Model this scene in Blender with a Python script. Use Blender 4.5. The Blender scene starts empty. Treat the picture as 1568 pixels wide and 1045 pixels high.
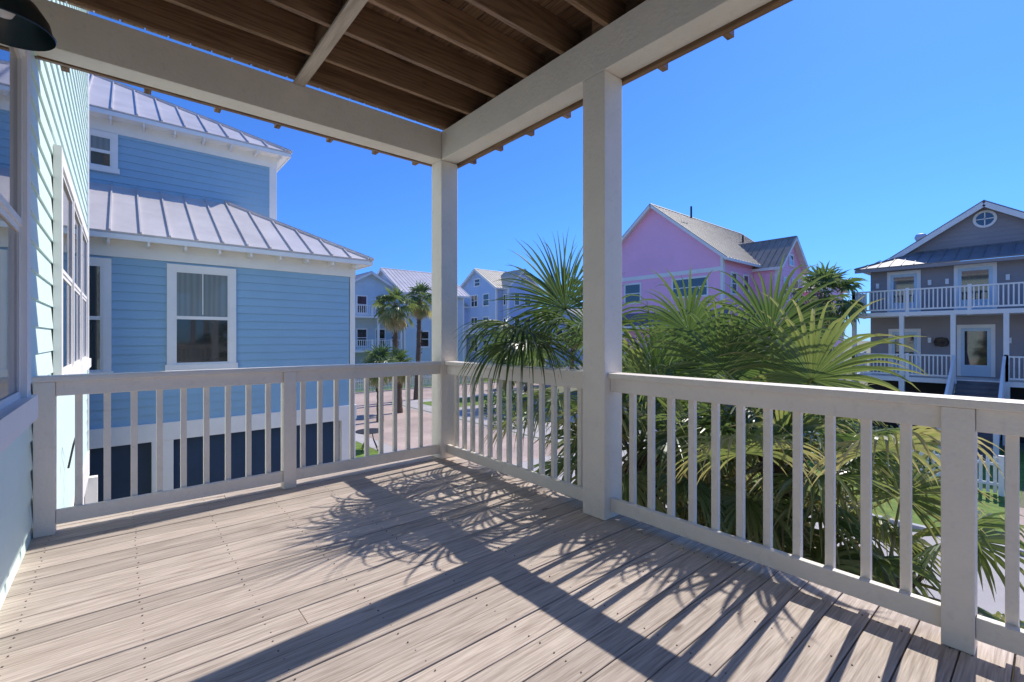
import bpy, math, random
from mathutils import Vector, Matrix
random.seed(7)
R=random.random
def U(a,b): return a+(b-a)*random.random()
scene=bpy.context.scene
GZ=-4.3     # ground (origin of coordinates is at eye height on the deck)
FZ=-1.24    # deck floor top

# ---------------------------------------------------------------- materials
def newmat(name):
    m=bpy.data.materials.new(name); m.use_nodes=True
    nt=m.node_tree; b=nt.nodes['Principled BSDF']
    return m,nt,b
def N(nt,t,**k):
    n=nt.nodes.new(t)
    for a,v in k.items(): setattr(n,a,v)
    return n
def L(nt,a,b): nt.links.new(a,b)
def paint(name,col,rough=.5,var=.12,scale=3.0,bump=.05,bscale=60,spec=.4,metal=0,streak=None,dirt=0.0,nobump=False):
    m,nt,b=newmat(name)
    tc=N(nt,'ShaderNodeTexCoord'); mp=N(nt,'ShaderNodeMapping'); L(nt,tc.outputs['Object'],mp.inputs[0])
    if streak: mp.inputs['Scale'].default_value=streak
    n1=N(nt,'ShaderNodeTexNoise'); n1.inputs['Scale'].default_value=scale; n1.inputs['Detail'].default_value=4; n1.inputs['Roughness'].default_value=.65
    L(nt,mp.outputs[0],n1.inputs[0])
    r=N(nt,'ShaderNodeMapRange'); r.inputs[1].default_value=.3; r.inputs[2].default_value=.7
    r.inputs[3].default_value=1-var; r.inputs[4].default_value=1+var
    L(nt,n1.outputs[0],r.inputs[0])
    mx=N(nt,'ShaderNodeVectorMath',operation='SCALE'); mx.inputs[0].default_value=col[:3]; L(nt,r.outputs[0],mx.inputs['Scale'])
    out=mx.outputs[0]
    if dirt>0:
        n3=N(nt,'ShaderNodeTexNoise'); n3.inputs['Scale'].default_value=scale*6; n3.inputs['Detail'].default_value=5
        L(nt,mp.outputs[0],n3.inputs[0])
        cr=N(nt,'ShaderNodeMapRange'); cr.inputs[1].default_value=.58; cr.inputs[2].default_value=.75; cr.inputs[3].default_value=0; cr.inputs[4].default_value=dirt
        L(nt,n3.outputs[0],cr.inputs[0])
        mm=N(nt,'ShaderNodeMix',data_type='RGBA'); L(nt,cr.outputs[0],mm.inputs[0]); L(nt,out,mm.inputs[6]); mm.inputs[7].default_value=(col[0]*.35,col[1]*.32,col[2]*.28,1)
        out=mm.outputs[2]
    L(nt,out,b.inputs['Base Color'])
    b.inputs['Roughness'].default_value=rough; b.inputs['Metallic'].default_value=metal
    b.inputs['Specular IOR Level'].default_value=spec
    if not nobump:
        n2=N(nt,'ShaderNodeTexNoise'); n2.inputs['Scale'].default_value=bscale; n2.inputs['Detail'].default_value=2
        L(nt,mp.outputs[0],n2.inputs[0])
        bp=N(nt,'ShaderNodeBump'); bp.inputs['Strength'].default_value=bump*4; bp.inputs['Distance'].default_value=.01
        L(nt,n2.outputs[0],bp.inputs['Height']); L(nt,bp.outputs[0],b.inputs['Normal'])
    return m

def wood(name,cA,cB,cD,axis='X',rough=.75,spec=.25,bumps=.5,rings=70,tone=(.78,1.14),rw=.40):
    """planks along axis; per-board random in attribute 'tint'"""
    m,nt,b=newmat(name)
    tc=N(nt,'ShaderNodeTexCoord'); at=N(nt,'ShaderNodeAttribute',attribute_name='tint')
    off=N(nt,'ShaderNodeVectorMath',operation='SCALE'); off.inputs[0].default_value=(37.0,53.0,19.0); L(nt,at.outputs['Fac'],off.inputs['Scale'])
    add=N(nt,'ShaderNodeVectorMath',operation='ADD'); L(nt,tc.outputs['Object'],add.inputs[0]); L(nt,off.outputs[0],add.inputs[1])
    mp=N(nt,'ShaderNodeMapping')
    mp.inputs['Scale'].default_value=(.38,8,8) if axis=='X' else (8,.38,8)
    L(nt,add.outputs[0],mp.inputs[0])
    n1=N(nt,'ShaderNodeTexNoise'); n1.inputs['Scale'].default_value=.9; n1.inputs['Detail'].default_value=2; n1.inputs['Roughness'].default_value=.35; L(nt,mp.outputs[0],n1.inputs[0])
    m1=N(nt,'ShaderNodeMath',operation='MULTIPLY'); m1.inputs[1].default_value=rings; L(nt,n1.outputs[0],m1.inputs[0])
    m2=N(nt,'ShaderNodeMath',operation='SINE'); L(nt,m1.outputs[0],m2.inputs[0])
    r1=N(nt,'ShaderNodeMapRange'); r1.inputs[1].default_value=-1; r1.inputs[2].default_value=.3; L(nt,m2.outputs[0],r1.inputs[0])
    mp2=N(nt,'ShaderNodeMapping'); mp2.inputs['Scale'].default_value=(7,170,170) if axis=='X' else (170,7,170); L(nt,add.outputs[0],mp2.inputs[0])
    n2=N(nt,'ShaderNodeTexNoise'); n2.inputs['Scale'].default_value=1; n2.inputs['Detail'].default_value=3; L(nt,mp2.outputs[0],n2.inputs[0])
    n3=N(nt,'ShaderNodeTexNoise'); n3.inputs['Scale'].default_value=2.0; n3.inputs['Detail'].default_value=3; L(nt,add.outputs[0],n3.inputs[0])
    mixg=N(nt,'ShaderNodeMath',operation='MULTIPLY_ADD'); L(nt,r1.outputs[0],mixg.inputs[0]); mixg.inputs[1].default_value=rw
    f=N(nt,'ShaderNodeMapRange'); f.inputs[1].default_value=.3; f.inputs[2].default_value=.7; f.inputs[3].default_value=0; f.inputs[4].default_value=1-rw; L(nt,n2.outputs[0],f.inputs[0])
    L(nt,f.outputs[0],mixg.inputs[2])
    c1=N(nt,'ShaderNodeMix',data_type='RGBA'); L(nt,mixg.outputs[0],c1.inputs[0]); c1.inputs[6].default_value=(*cA,1); c1.inputs[7].default_value=(*cB,1)
    h=N(nt,'ShaderNodeMath',operation='MULTIPLY'); h.inputs[1].default_value=7.31; L(nt,at.outputs['Fac'],h.inputs[0])
    fr=N(nt,'ShaderNodeMath',operation='FRACT'); L(nt,h.outputs[0],fr.inputs[0])
    sum_=N(nt,'ShaderNodeMath',operation='ADD'); L(nt,fr.outputs[0],sum_.inputs[0]); L(nt,n3.outputs[0],sum_.inputs[1])
    r3=N(nt,'ShaderNodeMapRange'); r3.inputs[1].default_value=.35; r3.inputs[2].default_value=1.6; r3.inputs[3].default_value=tone[0]; r3.inputs[4].default_value=tone[1]; L(nt,sum_.outputs[0],r3.inputs[0])
    sc=N(nt,'ShaderNodeVectorMath',operation='SCALE'); L(nt,c1.outputs[2],sc.inputs[0]); L(nt,r3.outputs[0],sc.inputs['Scale'])
    mpk=N(nt,'ShaderNodeMapping'); mpk.inputs['Scale'].default_value=(1.1,3.6,3.6) if axis=='X' else (3.6,1.1,3.6); L(nt,add.outputs[0],mpk.inputs[0])
    vo=N(nt,'ShaderNodeTexVoronoi'); vo.inputs['Scale'].default_value=1.5; L(nt,mpk.outputs[0],vo.inputs[0])
    rk=N(nt,'ShaderNodeMapRange'); rk.inputs[1].default_value=.03; rk.inputs[2].default_value=.085; rk.inputs[3].default_value=.75; rk.inputs[4].default_value=0; L(nt,vo.outputs['Distance'],rk.inputs[0])
    mk=N(nt,'ShaderNodeMix',data_type='RGBA'); L(nt,rk.outputs[0],mk.inputs[0]); L(nt,sc.outputs[0],mk.inputs[6]); mk.inputs[7].default_value=(*cD,1)
    L(nt,mk.outputs[2],b.inputs['Base Color'])
    b.inputs['Roughness'].default_value=rough; b.inputs['Specular IOR Level'].default_value=spec
    bp=N(nt,'ShaderNodeBump'); bp.inputs['Strength'].default_value=bumps; bp.inputs['Distance'].default_value=.002
    L(nt,mixg.outputs[0],bp.inputs['Height']); L(nt,bp.outputs[0],b.inputs['Normal'])
    return m

M={}
M['trim']=paint('greige_paint',(.86,.775,.665),.55,.04,4,.08,45,dirt=.12)
M['deck']=wood('weathered_deck_wood',(.335,.265,.215),(.66,.56,.475),(.15,.10,.075),rw=.30,tone=(.84,1.12),rings=85)
M['joist']=wood('brown_joist_wood',(.15,.080,.038),(.40,.235,.13),(.06,.035,.02),rough=.40,spec=.5,bumps=.3,tone=(.65,1.2))
M['joistY']=wood('brown_board_wood',(.14,.075,.038),(.35,.21,.115),(.06,.035,.02),axis='Y',rough=.6,bumps=.3,tone=(.65,1.2))
M['strap']=wood('old_strap_wood',(.40,.32,.25),(.62,.52,.42),(.2,.14,.1),axis='Y')
M['aqua']=paint('aqua_siding_paint',(.70,.86,.79),.5,.04,1.5)
M['white']=paint('white_trim_paint',(.87,.84,.79),.5,.04,2.0,nobump=True)
M['blue']=paint('blue_siding_paint',(.30,.48,.62),.55,.05,.8)
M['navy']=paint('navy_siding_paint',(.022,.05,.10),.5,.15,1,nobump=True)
M['pink']=paint('pink_siding_paint',(.98,.52,.70),.55,.04,.7,nobump=True)
M['grey']=paint('grey_siding_paint',(.32,.285,.28),.6,.07,.8,nobump=True)
M['pale']=paint('pale_blue_siding_paint',(.56,.68,.74),.55,.06,.7,nobump=True)
M['peri']=paint('periwinkle_siding_paint',(.46,.57,.76),.55,.06,.7,nobump=True)
M['metal']=paint('galvanised_roof_metal',(.62,.57,.55),.42,.12,1.2,.02,30,.5,.15)
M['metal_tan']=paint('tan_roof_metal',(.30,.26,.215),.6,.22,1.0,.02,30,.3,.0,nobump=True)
M['metal_cream']=paint('cream_roof_metal',(.62,.54,.40),.5,.15,1.0,.02,30,.5,.1,nobump=True)
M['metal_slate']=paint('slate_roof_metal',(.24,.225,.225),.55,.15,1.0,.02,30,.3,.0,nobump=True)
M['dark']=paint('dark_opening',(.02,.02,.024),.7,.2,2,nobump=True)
M['screw']=paint('weathered_screw',(.16,.13,.11),.6,.2,2,nobump=True)
M['black']=paint('black_green_enamel',(.008,.018,.015),.3,.1,8,.01,40,.6)
M['concrete']=paint('concrete_paving',(.47,.43,.40),.9,.12,.7,.12,40,dirt=.25)
M['kerb']=paint('kerb_concrete',(.5,.48,.45),.9,.1,2,.1,40)
M['deckgrey']=paint('grey_stair_paint',(.14,.14,.15),.7,.15,2,nobump=True)
M['trunk']=paint('palm_trunk_bark',(.16,.115,.08),.95,.35,6,.6,25,streak=(1,1,5))

def glass(name,col,rough=.04):
    m,nt,b=newmat(name)
    tc=N(nt,'ShaderNodeTexCoord'); n=N(nt,'ShaderNodeTexNoise'); n.inputs['Scale'].default_value=1.3; L(nt,tc.outputs['Object'],n.inputs[0])
    mx=N(nt,'ShaderNodeMix',data_type='RGBA'); L(nt,n.outputs[0],mx.inputs[0]); mx.inputs[6].default_value=(*[c*.6 for c in col],1); mx.inputs[7].default_value=(*[min(1,c*1.4) for c in col],1)
    L(nt,mx.outputs[2],b.inputs['Base Color']); b.inputs['Roughness'].default_value=rough; b.inputs['Specular IOR Level'].default_value=.9
    b.inputs['Coat Weight'].default_value=.5; b.inputs['Coat Roughness'].default_value=.03
    return m
M['glass']=glass('window_glass',(.03,.032,.034))
def curtain():
    m,nt,b=newmat('curtained_glass')
    tc=N(nt,'ShaderNodeTexCoord'); w=N(nt,'ShaderNodeTexWave'); w.bands_direction='X'; w.inputs['Scale'].default_value=3.0; w.inputs['Distortion'].default_value=4; w.inputs['Detail'].default_value=3
    mp=N(nt,'ShaderNodeMapping'); mp.inputs['Scale'].default_value=(1,1,.1); L(nt,tc.outputs['Object'],mp.inputs[0]); L(nt,mp.outputs[0],w.inputs[0])
    mx=N(nt,'ShaderNodeMix',data_type='RGBA'); L(nt,w.outputs['Fac'],mx.inputs[0]); mx.inputs[6].default_value=(.17,.20,.19,1); mx.inputs[7].default_value=(.22,.25,.235,1)
    L(nt,mx.outputs[2],b.inputs['Base Color']); b.inputs['Roughness'].default_value=.5
    b.inputs['Coat Weight'].default_value=1; b.inputs['Coat Roughness'].default_value=.03
    return m
M['curtain']=curtain()

def leafmat():
    m,nt,b=newmat('palm_leaf')
    at=N(nt,'ShaderNodeAttribute',attribute_name='tint')
    cr=N(nt,'ShaderNodeValToRGB'); L(nt,at.outputs['Fac'],cr.inputs[0])
    e=cr.color_ramp.elements; e[0].position=.0; e[0].color=(.042,.075,.026,1); e[1].position=1.0; e[1].color=(.58,.47,.32,1)
    x=e.new(.22); x.color=(.105,.165,.06,1); x=e.new(.48); x.color=(.23,.27,.105,1); x=e.new(.72); x.color=(.42,.37,.20,1)
    L(nt,cr.outputs[0],b.inputs['Base Color']); b.inputs['Roughness'].default_value=.36; b.inputs['Specular IOR Level'].default_value=.6
    tr=N(nt,'ShaderNodeBsdfTranslucent')
    g=N(nt,'ShaderNodeMix',data_type='RGBA',blend_type='MULTIPLY'); g.inputs[0].default_value=1; L(nt,cr.outputs[0],g.inputs[6]); g.inputs[7].default_value=(1.7,1.7,1.1,1)
    L(nt,g.outputs[2],tr.inputs[0])
    ms=N(nt,'ShaderNodeMixShader'); ms.inputs[0].default_value=.34
    L(nt,b.outputs[0],ms.inputs[1]); L(nt,tr.outputs[0],ms.inputs[2]); L(nt,ms.outputs[0],nt.nodes['Material Output'].inputs[0])
    return m
M['leaf']=leafmat()

def groundmat(name,c1,c2,scale,c3=None,bump=.5):
    m,nt,b=newmat(name)
    tc=N(nt,'ShaderNodeTexCoord')
    n=N(nt,'ShaderNodeTexNoise'); n.inputs['Scale'].default_value=scale; n.inputs['Detail'].default_value=8; n.inputs['Roughness'].default_value=.7; L(nt,tc.outputs['Object'],n.inputs[0])
    cr=N(nt,'ShaderNodeValToRGB'); L(nt,n.outputs[0],cr.inputs[0]); e=cr.color_ramp.elements; e[0].position=.35; e[0].color=(*c1,1); e[1].position=.65; e[1].color=(*c2,1)
    L(nt,cr.outputs[0],b.inputs['Base Color']); b.inputs['Roughness'].default_value=.95
    n2=N(nt,'ShaderNodeTexNoise'); n2.inputs['Scale'].default_value=25; n2.inputs['Detail'].default_value=3; L(nt,tc.outputs['Object'],n2.inputs[0])
    bp=N(nt,'ShaderNodeBump'); bp.inputs['Strength'].default_value=bump; bp.inputs['Distance'].default_value=.05; L(nt,n2.outputs[0],bp.inputs['Height']); L(nt,bp.outputs[0],b.inputs['Normal'])
    return m
M['ground']=groundmat('sandy_ground',(.24,.21,.15),(.15,.17,.07),.35)
M['grass']=groundmat('lawn_grass',(.095,.16,.02),(.21,.30,.045),3)
M['mulch']=groundmat('mulch',(.05,.035,.025),(.14,.10,.07),8)
def bricks():
    m,nt,b=newmat('brick_pavers')
    tc=N(nt,'ShaderNodeTexCoord'); br=N(nt,'ShaderNodeTexBrick'); br.inputs['Scale'].default_value=4.5
    L(nt,tc.outputs['Object'],br.inputs[0])
    br.inputs['Color1'].default_value=(.52,.38,.30,1); br.inputs['Color2'].default_value=(.44,.31,.25,1); br.inputs['Mortar'].default_value=(.42,.37,.32,1); br.inputs['Mortar Size'].default_value=.02
    n=N(nt,'ShaderNodeTexNoise'); n.inputs['Scale'].default_value=.6; n.inputs['Detail'].default_value=6; L(nt,tc.outputs['Object'],n.inputs[0])
    r=N(nt,'ShaderNodeMapRange'); r.inputs[1].default_value=.3; r.inputs[2].default_value=.7; r.inputs[3].default_value=.8; r.inputs[4].default_value=1.2; L(nt,n.outputs[0],r.inputs[0])
    s=N(nt,'ShaderNodeVectorMath',operation='SCALE'); L(nt,br.outputs[0],s.inputs[0]); L(nt,r.outputs[0],s.inputs['Scale']); L(nt,s.outputs[0],b.inputs['Base Color']); b.inputs['Roughness'].default_value=.9
    return m
M['brick']=bricks()

# ---------------------------------------------------------------- mesh builder
class MB:
    def __init__(s): s.v=[];s.f=[];s.mi=[];s.t=[];s.mats=[]
    def m(s,k):
        if k not in s.mats: s.mats.append(k)
        return s.mats.index(k)
    def poly(s,pts,mat,t=0.0):
        i=len(s.v); s.v+= [tuple(p) for p in pts]; s.t+=[t]*len(pts)
        s.f.append(tuple(range(i,i+len(pts)))); s.mi.append(s.m(mat))
    def faces8(s,p,mat,t):
        i=len(s.v); s.v+=[tuple(q) for q in p]; s.t+=[t]*8; k=s.m(mat)
        for a in ((0,3,2,1),(4,5,6,7),(0,1,5,4),(1,2,6,5),(2,3,7,6),(3,0,4,7)):
            s.f.append(tuple(i+j for j in a)); s.mi.append(k)
    def box(s,x0,x1,y0,y1,z0,z1,mat,t=None):
        if t is None: t=R()
        s.faces8([(x0,y0,z0),(x1,y0,z0),(x1,y1,z0),(x0,y1,z0),(x0,y0,z1),(x1,y0,z1),(x1,y1,z1),(x0,y1,z1)],mat,t)
    def wbox(s,o,u,n,u0,u1,n0,n1,z0,z1,mat,t=None):
        P=lambda a,c,z:(o[0]+u[0]*a+n[0]*c,o[1]+u[1]*a+n[1]*c,z)
        s.faces8([P(u0,n0,z0),P(u1,n0,z0),P(u1,n1,z0),P(u0,n1,z0),P(u0,n0,z1),P(u1,n0,z1),P(u1,n1,z1),P(u0,n1,z1)],mat,R() if t is None else t)
    def beam(s,a,b,w,h,mat,up=(0,0,1)):
        a=Vector(a);b=Vector(b);d=(b-a).normalized(); sd=d.cross(Vector(up))
        if sd.length<1e-4: sd=Vector((1,0,0))
        sd.normalize(); un=sd.cross(d)
        p=[]
        for q in (a,b):
            p+= [q-sd*w/2-un*h/2,q+sd*w/2-un*h/2,q+sd*w/2+un*h/2,q-sd*w/2+un*h/2]
        s.faces8(p,mat,R())
    def tube(s,pts,rad,mat,n=8,t=0.0,caps=True):
        k=s.m(mat); rings=[]
        for j,p in enumerate(pts):
            p=Vector(p); d=(Vector(pts[min(j+1,len(pts)-1)])-Vector(pts[max(j-1,0)])).normalized()
            a=d.cross(Vector((0.13,.21,.97))); 
            if a.length<.05:a=d.cross(Vector((1,0,0)))
            a.normalize(); b=d.cross(a); r=rad[j] if isinstance(rad,(list,tuple)) else rad
            i=len(s.v); rings.append(i)
            for q in range(n):
                an=2*math.pi*q/n; s.v.append(tuple(p+a*math.cos(an)*r+b*math.sin(an)*r)); s.t.append(t)
        for j in range(len(rings)-1):
            for q in range(n):
                s.f.append((rings[j]+q,rings[j]+(q+1)%n,rings[j+1]+(q+1)%n,rings[j+1]+q)); s.mi.append(k)
        if caps:
            s.f.append(tuple(rings[0]+q for q in range(n))); s.mi.append(k)
            s.f.append(tuple(rings[-1]+q for q in range(n))); s.mi.append(k)
    def lathe(s,c,prof,mat,n=32,t=0.0):
        k=s.m(mat); rings=[]
        for r,z in prof:
            rings.append(len(s.v))
            for q in range(n):
                an=2*math.pi*q/n; s.v.append((c[0]+r*math.cos(an),c[1]+r*math.sin(an),c[2]+z)); s.t.append(t)
        for j in range(len(rings)-1):
            for q in range(n):
                s.f.append((rings[j]+q,rings[j]+(q+1)%n,rings[j+1]+(q+1)%n,rings[j+1]+q)); s.mi.append(k)
    def make(s,name,parent=None,bevel=0,smooth=False,recalc=False):
        me=bpy.data.meshes.new(name); me.from_pydata(s.v,[],s.f)
        for k in s.mats: me.materials.append(M[k])
        me.polygons.foreach_set('material_index',s.mi)
        a=me.attributes.new('tint','FLOAT','POINT'); a.data.foreach_set('value',s.t)
        if smooth: me.polygons.foreach_set('use_smooth',[True]*len(s.f))
        me.update()
        ob=bpy.data.objects.new(name,me); scene.collection.objects.link(ob)
        if parent: ob.parent=parent
        if bevel:
            md=ob.modifiers.new('bevel','BEVEL'); md.width=bevel; md.segments=2; md.limit_method='ANGLE'
        return ob
def empty(name):
    e=bpy.data.objects.new(name,None); scene.collection.objects.link(e); return e

def siding(b,o,u,n,z0,z1,fn,mat,course=.17,lap=.014):
    z=z0
    while z<z1-1e-4:
        zt=min(z+course,z1)
        a0,a1=fn(z); c0,c1=fn(zt)
        P=lambda a,c,zz:(o[0]+u[0]*a+n[0]*c,o[1]+u[1]*a+n[1]*c,zz)
        b.poly([P(a0,lap,z),P(a1,lap,z),P(c1,.002,zt),P(c0,.002,zt)],mat,R())
        b.poly([P(a0,0,z),P(a1,0,z),P(a1,lap,z),P(a0,lap,z)],mat,R())
        z=zt
def rect(a0,a1): return lambda z:(a0,a1)
def window(b,o,u,n,u0,u1,z0,z1,cols=1,sash=True,fr=.1,glassk='glass',upper=None,out=.045):
    b.wbox(o,u,n,u0,u0+fr,0,out,z0,z1,'white'); b.wbox(o,u,n,u1-fr,u1,0,out,z0,z1,'white')
    b.wbox(o,u,n,u0+fr,u1-fr,0,out-.003,z1-fr,z1,'white'); b.wbox(o,u,n,u0-.03,u1+.03,0,out+.025,z0-.03,z0+fr*.8,'white')
    w=(u1-u0-2*fr)/cols
    for c in range(cols):
        a0=u0+fr+c*w; a1=a0+w
        if c: b.wbox(o,u,n,a0-.035,a0+.035,0,out-.006,z0+fr*.8,z1-fr,'white')
        ga0=a0+(.035 if c else 0); ga1=a1-(.035 if c<cols-1 else 0)
        zb=z0+fr*.8; zt=z1-fr; zm=(zb+zt)/2
        s=.035
        for (q0,q1,k,dn) in ((zb,zm,glassk,0),(zm,zt,upper or glassk,.008)):
            b.wbox(o,u,n,ga0,ga0+s,0,.026+dn,q0,q1,'white'); b.wbox(o,u,n,ga1-s,ga1,0,.026+dn,q0,q1,'white')
            b.wbox(o,u,n,ga0+s,ga1-s,0,.025+dn,q0,q0+s,'white'); b.wbox(o,u,n,ga0+s,ga1-s,0,.025+dn,q1-s,q1,'white')
            P=lambda a,zz:(o[0]+u[0]*a+n[0]*(.017+dn*.3),o[1]+u[1]*a+n[1]*(.017+dn*.3),zz)
            b.poly([P(ga0+s,q0+s),P(ga1-s,q0+s),P(ga1-s,q1-s),P(ga0+s,q1-s)],k)
def roof(b,pts,mat,seam=.45,rib=.035,thick=.05,trim='white'):
    P=[Vector(p) for p in pts]; e=(P[1]-P[0]).normalized()
    nrm=(P[1]-P[0]).cross(P[2]-P[1]).normalized()
    if nrm.z<0: nrm=-nrm
    s=nrm.cross(e); 
    if s.z<0: s=-s
    uv=[((p-P[0]).dot(e),(p-P[0]).dot(s)) for p in P]
    b.poly([p for p in P],mat); b.poly([p-nrm*thick for p in P],trim)
    k=len(P)
    for i in range(k):
        a,c=P[i],P[(i+1)%k]; b.poly([a,c,c-nrm*thick,a-nrm*thick],mat)
    umin=min(q[0] for q in uv); umax=max(q[0] for q in uv)
    uu=umin+.02
    while uu<umax:
        vs=[]
        for i in range(k):
            (a,va),(c,vc)=uv[i],uv[(i+1)%k]
            if abs(a-c)>1e-6 and min(a,c)<=uu<=max(a,c): vs.append(va+(vc-va)*(uu-a)/(c-a))
        if len(vs)>=2 and max(vs)-min(vs)>.08:
            A=P[0]+e*uu+s*min(vs)+nrm*rib*.5; B=P[0]+e*uu+s*max(vs)+nrm*rib*.5
            b.beam(A,B,.028,rib,mat,up=nrm)
        uu+=seam
    for i in range(1,k):
        a,c=P[i],P[(i+1)%k]
        b.beam(a+nrm*.02,c+nrm*.02,.10,.05,mat,up=nrm)

# ---------------------------------------------------------------- deck floor
deck=empty('wooden_deck')
b=MB(); y=-2.6
while y<4.36:
    w=.1375; x0=-.425; x1=2.80+U(-.004,.004)
    j=R()
    if j<.3:
        xj=random.choice((.62,1.03,1.84,2.25)); 
        b.box(x0,xj-.0012,y,y+w,FZ-.036+U(-.001,.001),FZ+U(-.002,.002),'deck'); b.box(xj+.0012,x1,y,y+w,FZ-.036,FZ+U(-.002,.002),'deck')
    else: b.box(x0,x1,y,y+w,FZ-.036,FZ+U(-.002,.002),'deck')
    y+=w+U(.004,.0065)
b.make('deck_boards',deck,bevel=.003)
b=MB()
for i in range(7): 
    x=-.36+i*.52; b.box(x,x+.04,-2.6,4.30,FZ-.29,FZ-.04,'joistY')
b.box(2.74,2.782,-2.6,4.34,FZ-.30,FZ-.04,'trim'); b.box(-.42,2.735,4.302,4.34,FZ-.30,FZ-.04,'trim')
b.make('deck_frame',deck)
b=MB()
y=-2.6
while y<4.36:
    for i in range(8):
        x=-.34+i*.41
        for dy in (.03,.108):
            xx=x+U(-.006,.006); yy=y+dy+U(-.004,.004)
            b.lathe((xx,yy,FZ+.0018),[(.0001,.0005),(.0034,.0004),(.0038,-.004)],'screw',6)
    y+=.14275
b.make('deck_screws',deck)
b=MB()
for (x,yy) in ((2.5,-2.4),(-.3,-2.4),(2.52,1.02),(2.52,4.09),(-.3,4.09)):
    b.box(x,x+.18,yy,yy+.18,GZ,FZ-.30,'trim')
b.make('deck_piles',deck)

# ---------------------------------------------------------------- posts & beams
for nm,(y0,y1) in (('porch_post',(4.07,4.27)),('porch_post',(1.985,2.18)),('porch_post',(-2.5,-2.3))):
    b=MB(); b.box(2.50,2.697,y0,y1,FZ+.001,1.82,'trim')
    b.make(nm,bevel=.006)
b=MB(); 
BZ=1.822; BT=2.11
b.box(2.502,2.60,-2.6,4.268,BZ,BT,'trim'); b.box(2.603,2.692,-2.6,4.268,BZ+.004,BT,'trim')
b.box(-.425,2.50,4.072,4.16,BZ,BT,'trim'); b.box(-.425,2.50,4.163,4.262,BZ+.004,BT,'trim')
b.make('porch_beam',bevel=.004)
ceil=empty('porch_ceiling')
b=MB(); y=-2.5
jy=[]
while y<4.3: jy.append(y); y+=.405
for y in jy: b.box(-.425,3.02,y,y+.04,BT+.002,BT+.237,'joist')
b.make('joists',ceil,bevel=.003)
b=MB()
x=-.43
while x<3.0:
    b.box(x,x+.134,-2.6,4.50,BT+.24,BT+.275,'joistY'); x+=.1435
b.make('upper_deck_boards',ceil)
b=MB()
b.box(1.08,1.17,-2.5,4.06,BT-.02,BT+.001,'strap')
for i,y in enumerate(jy[:-1]):
    o=.05 if i%2 else -.0
    b.box(1.10+o,1.138+o,y+.041,y+.404,BT+.02,BT+.235,'joistY')
b.make('blocking',ceil,bevel=.003)
b=MB()
b.box(2.70,2.738,-2.6,4.305,BZ-.022,BT+.23,'joistY'); b.box(-.425,2.70,4.27,4.305,BZ-.004,BT+.001,'joist')
for i in range(8):
    x=2.33-.44*i
    if x>-.4: b.box(x,x+.042,4.306,4.38,BZ-.006,BT-.05,'joistY')
for i in range(16):
    y=3.9-.44*i
    b.box(2.739,2.82,y,y+.042,BZ-.012,BT-.05,'joist')
b.make('rim_boards',ceil,bevel=.003)
b=MB(); b.box(2.53,2.66,1.99,2.12,BT+.003,BT+.235,'joistY'); b.make('blocking_stub',ceil)

# ---------------------------------------------------------------- railings
RT=-.24
def rail_x(name,xa,xb,yc,bx,newels):
    e=empty(name); b=MB()
    b.box(xa,xb,yc-.07,yc+.07,RT-.036,RT,'trim')
    b.make('cap_rail',e,bevel=.006)
    b=MB(); segs=[]; xs=xa
    for nx in newels+[None]:
        xe=nx-.05 if nx else xb
        if xe-xs>.05: segs.append((xs,xe))
        if nx: xs=nx+.05
    for s0,s1 in segs:
        b.box(s0,s1,yc-.042,yc-.003,RT-.128,RT-.0365,'trim')
        b.box(s0,s1,yc-.042,yc-.003,FZ+.055,FZ+.145,'trim')
    b.make('rails',e,bevel=.004)
    b=MB()
    for x in bx: b.box(x-.0185,x+.0185,yc-.002,yc+.035,FZ+.05,RT-.037,'trim')
    b.make('balusters',e,bevel=.003)
    b=MB()
    for x in newels: b.box(x-.049,x+.049,yc-.062,yc+.04,FZ+.001,RT-.037,'trim')
    b.make('newel_posts',e,bevel=.004)
def rail_y(name,ya,yb,xc,by,newels):
    e=empty(name); b=MB()
    b.box(xc-.07,xc+.07,ya,yb,RT-.036,RT,'trim'); b.make('cap_rail',e,bevel=.006)
    b=MB(); segs=[]; ys=ya
    for ny in newels+[None]:
        ye=ny-.05 if ny else yb
        if ye-ys>.05: segs.append((ys,ye))
        if ny: ys=ny+.05
    for s0,s1 in segs:
        b.box(xc-.042,xc-.003,s0,s1,RT-.128,RT-.0365,'trim')
        b.box(xc-.042,xc-.003,s0,s1,FZ+.055,FZ+.145,'trim')
    b.make('rails',e,bevel=.004)
    b=MB()
    for y in by: b.box(xc-.002,xc+.035,y-.0185,y+.0185,FZ+.05,RT-.037,'trim')
    b.make('balusters',e,bevel=.003)
    b=MB()
    for y in newels: b.box(xc-.062,xc+.04,y-.049,y+.049,FZ+.001,RT-.037,'trim')
    b.make('newel_posts',e,bevel=.004)
rail_x('deck_railing',-.42,2.50,4.15,[-.211+.141*i for i in range(9)]+[1.186+.141*i for i in range(9)],[-.366,1.066])
rail_y('deck_railing',2.182,4.068,2.60,[2.30+.1385*i for i in range(13)],[])
rail_y('deck_railing',-2.298,1.983,2.60,[1.84-.141*i for i in range(11)]+[.115-.141*i for i in range(10)],[-1.45,.26])

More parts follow.
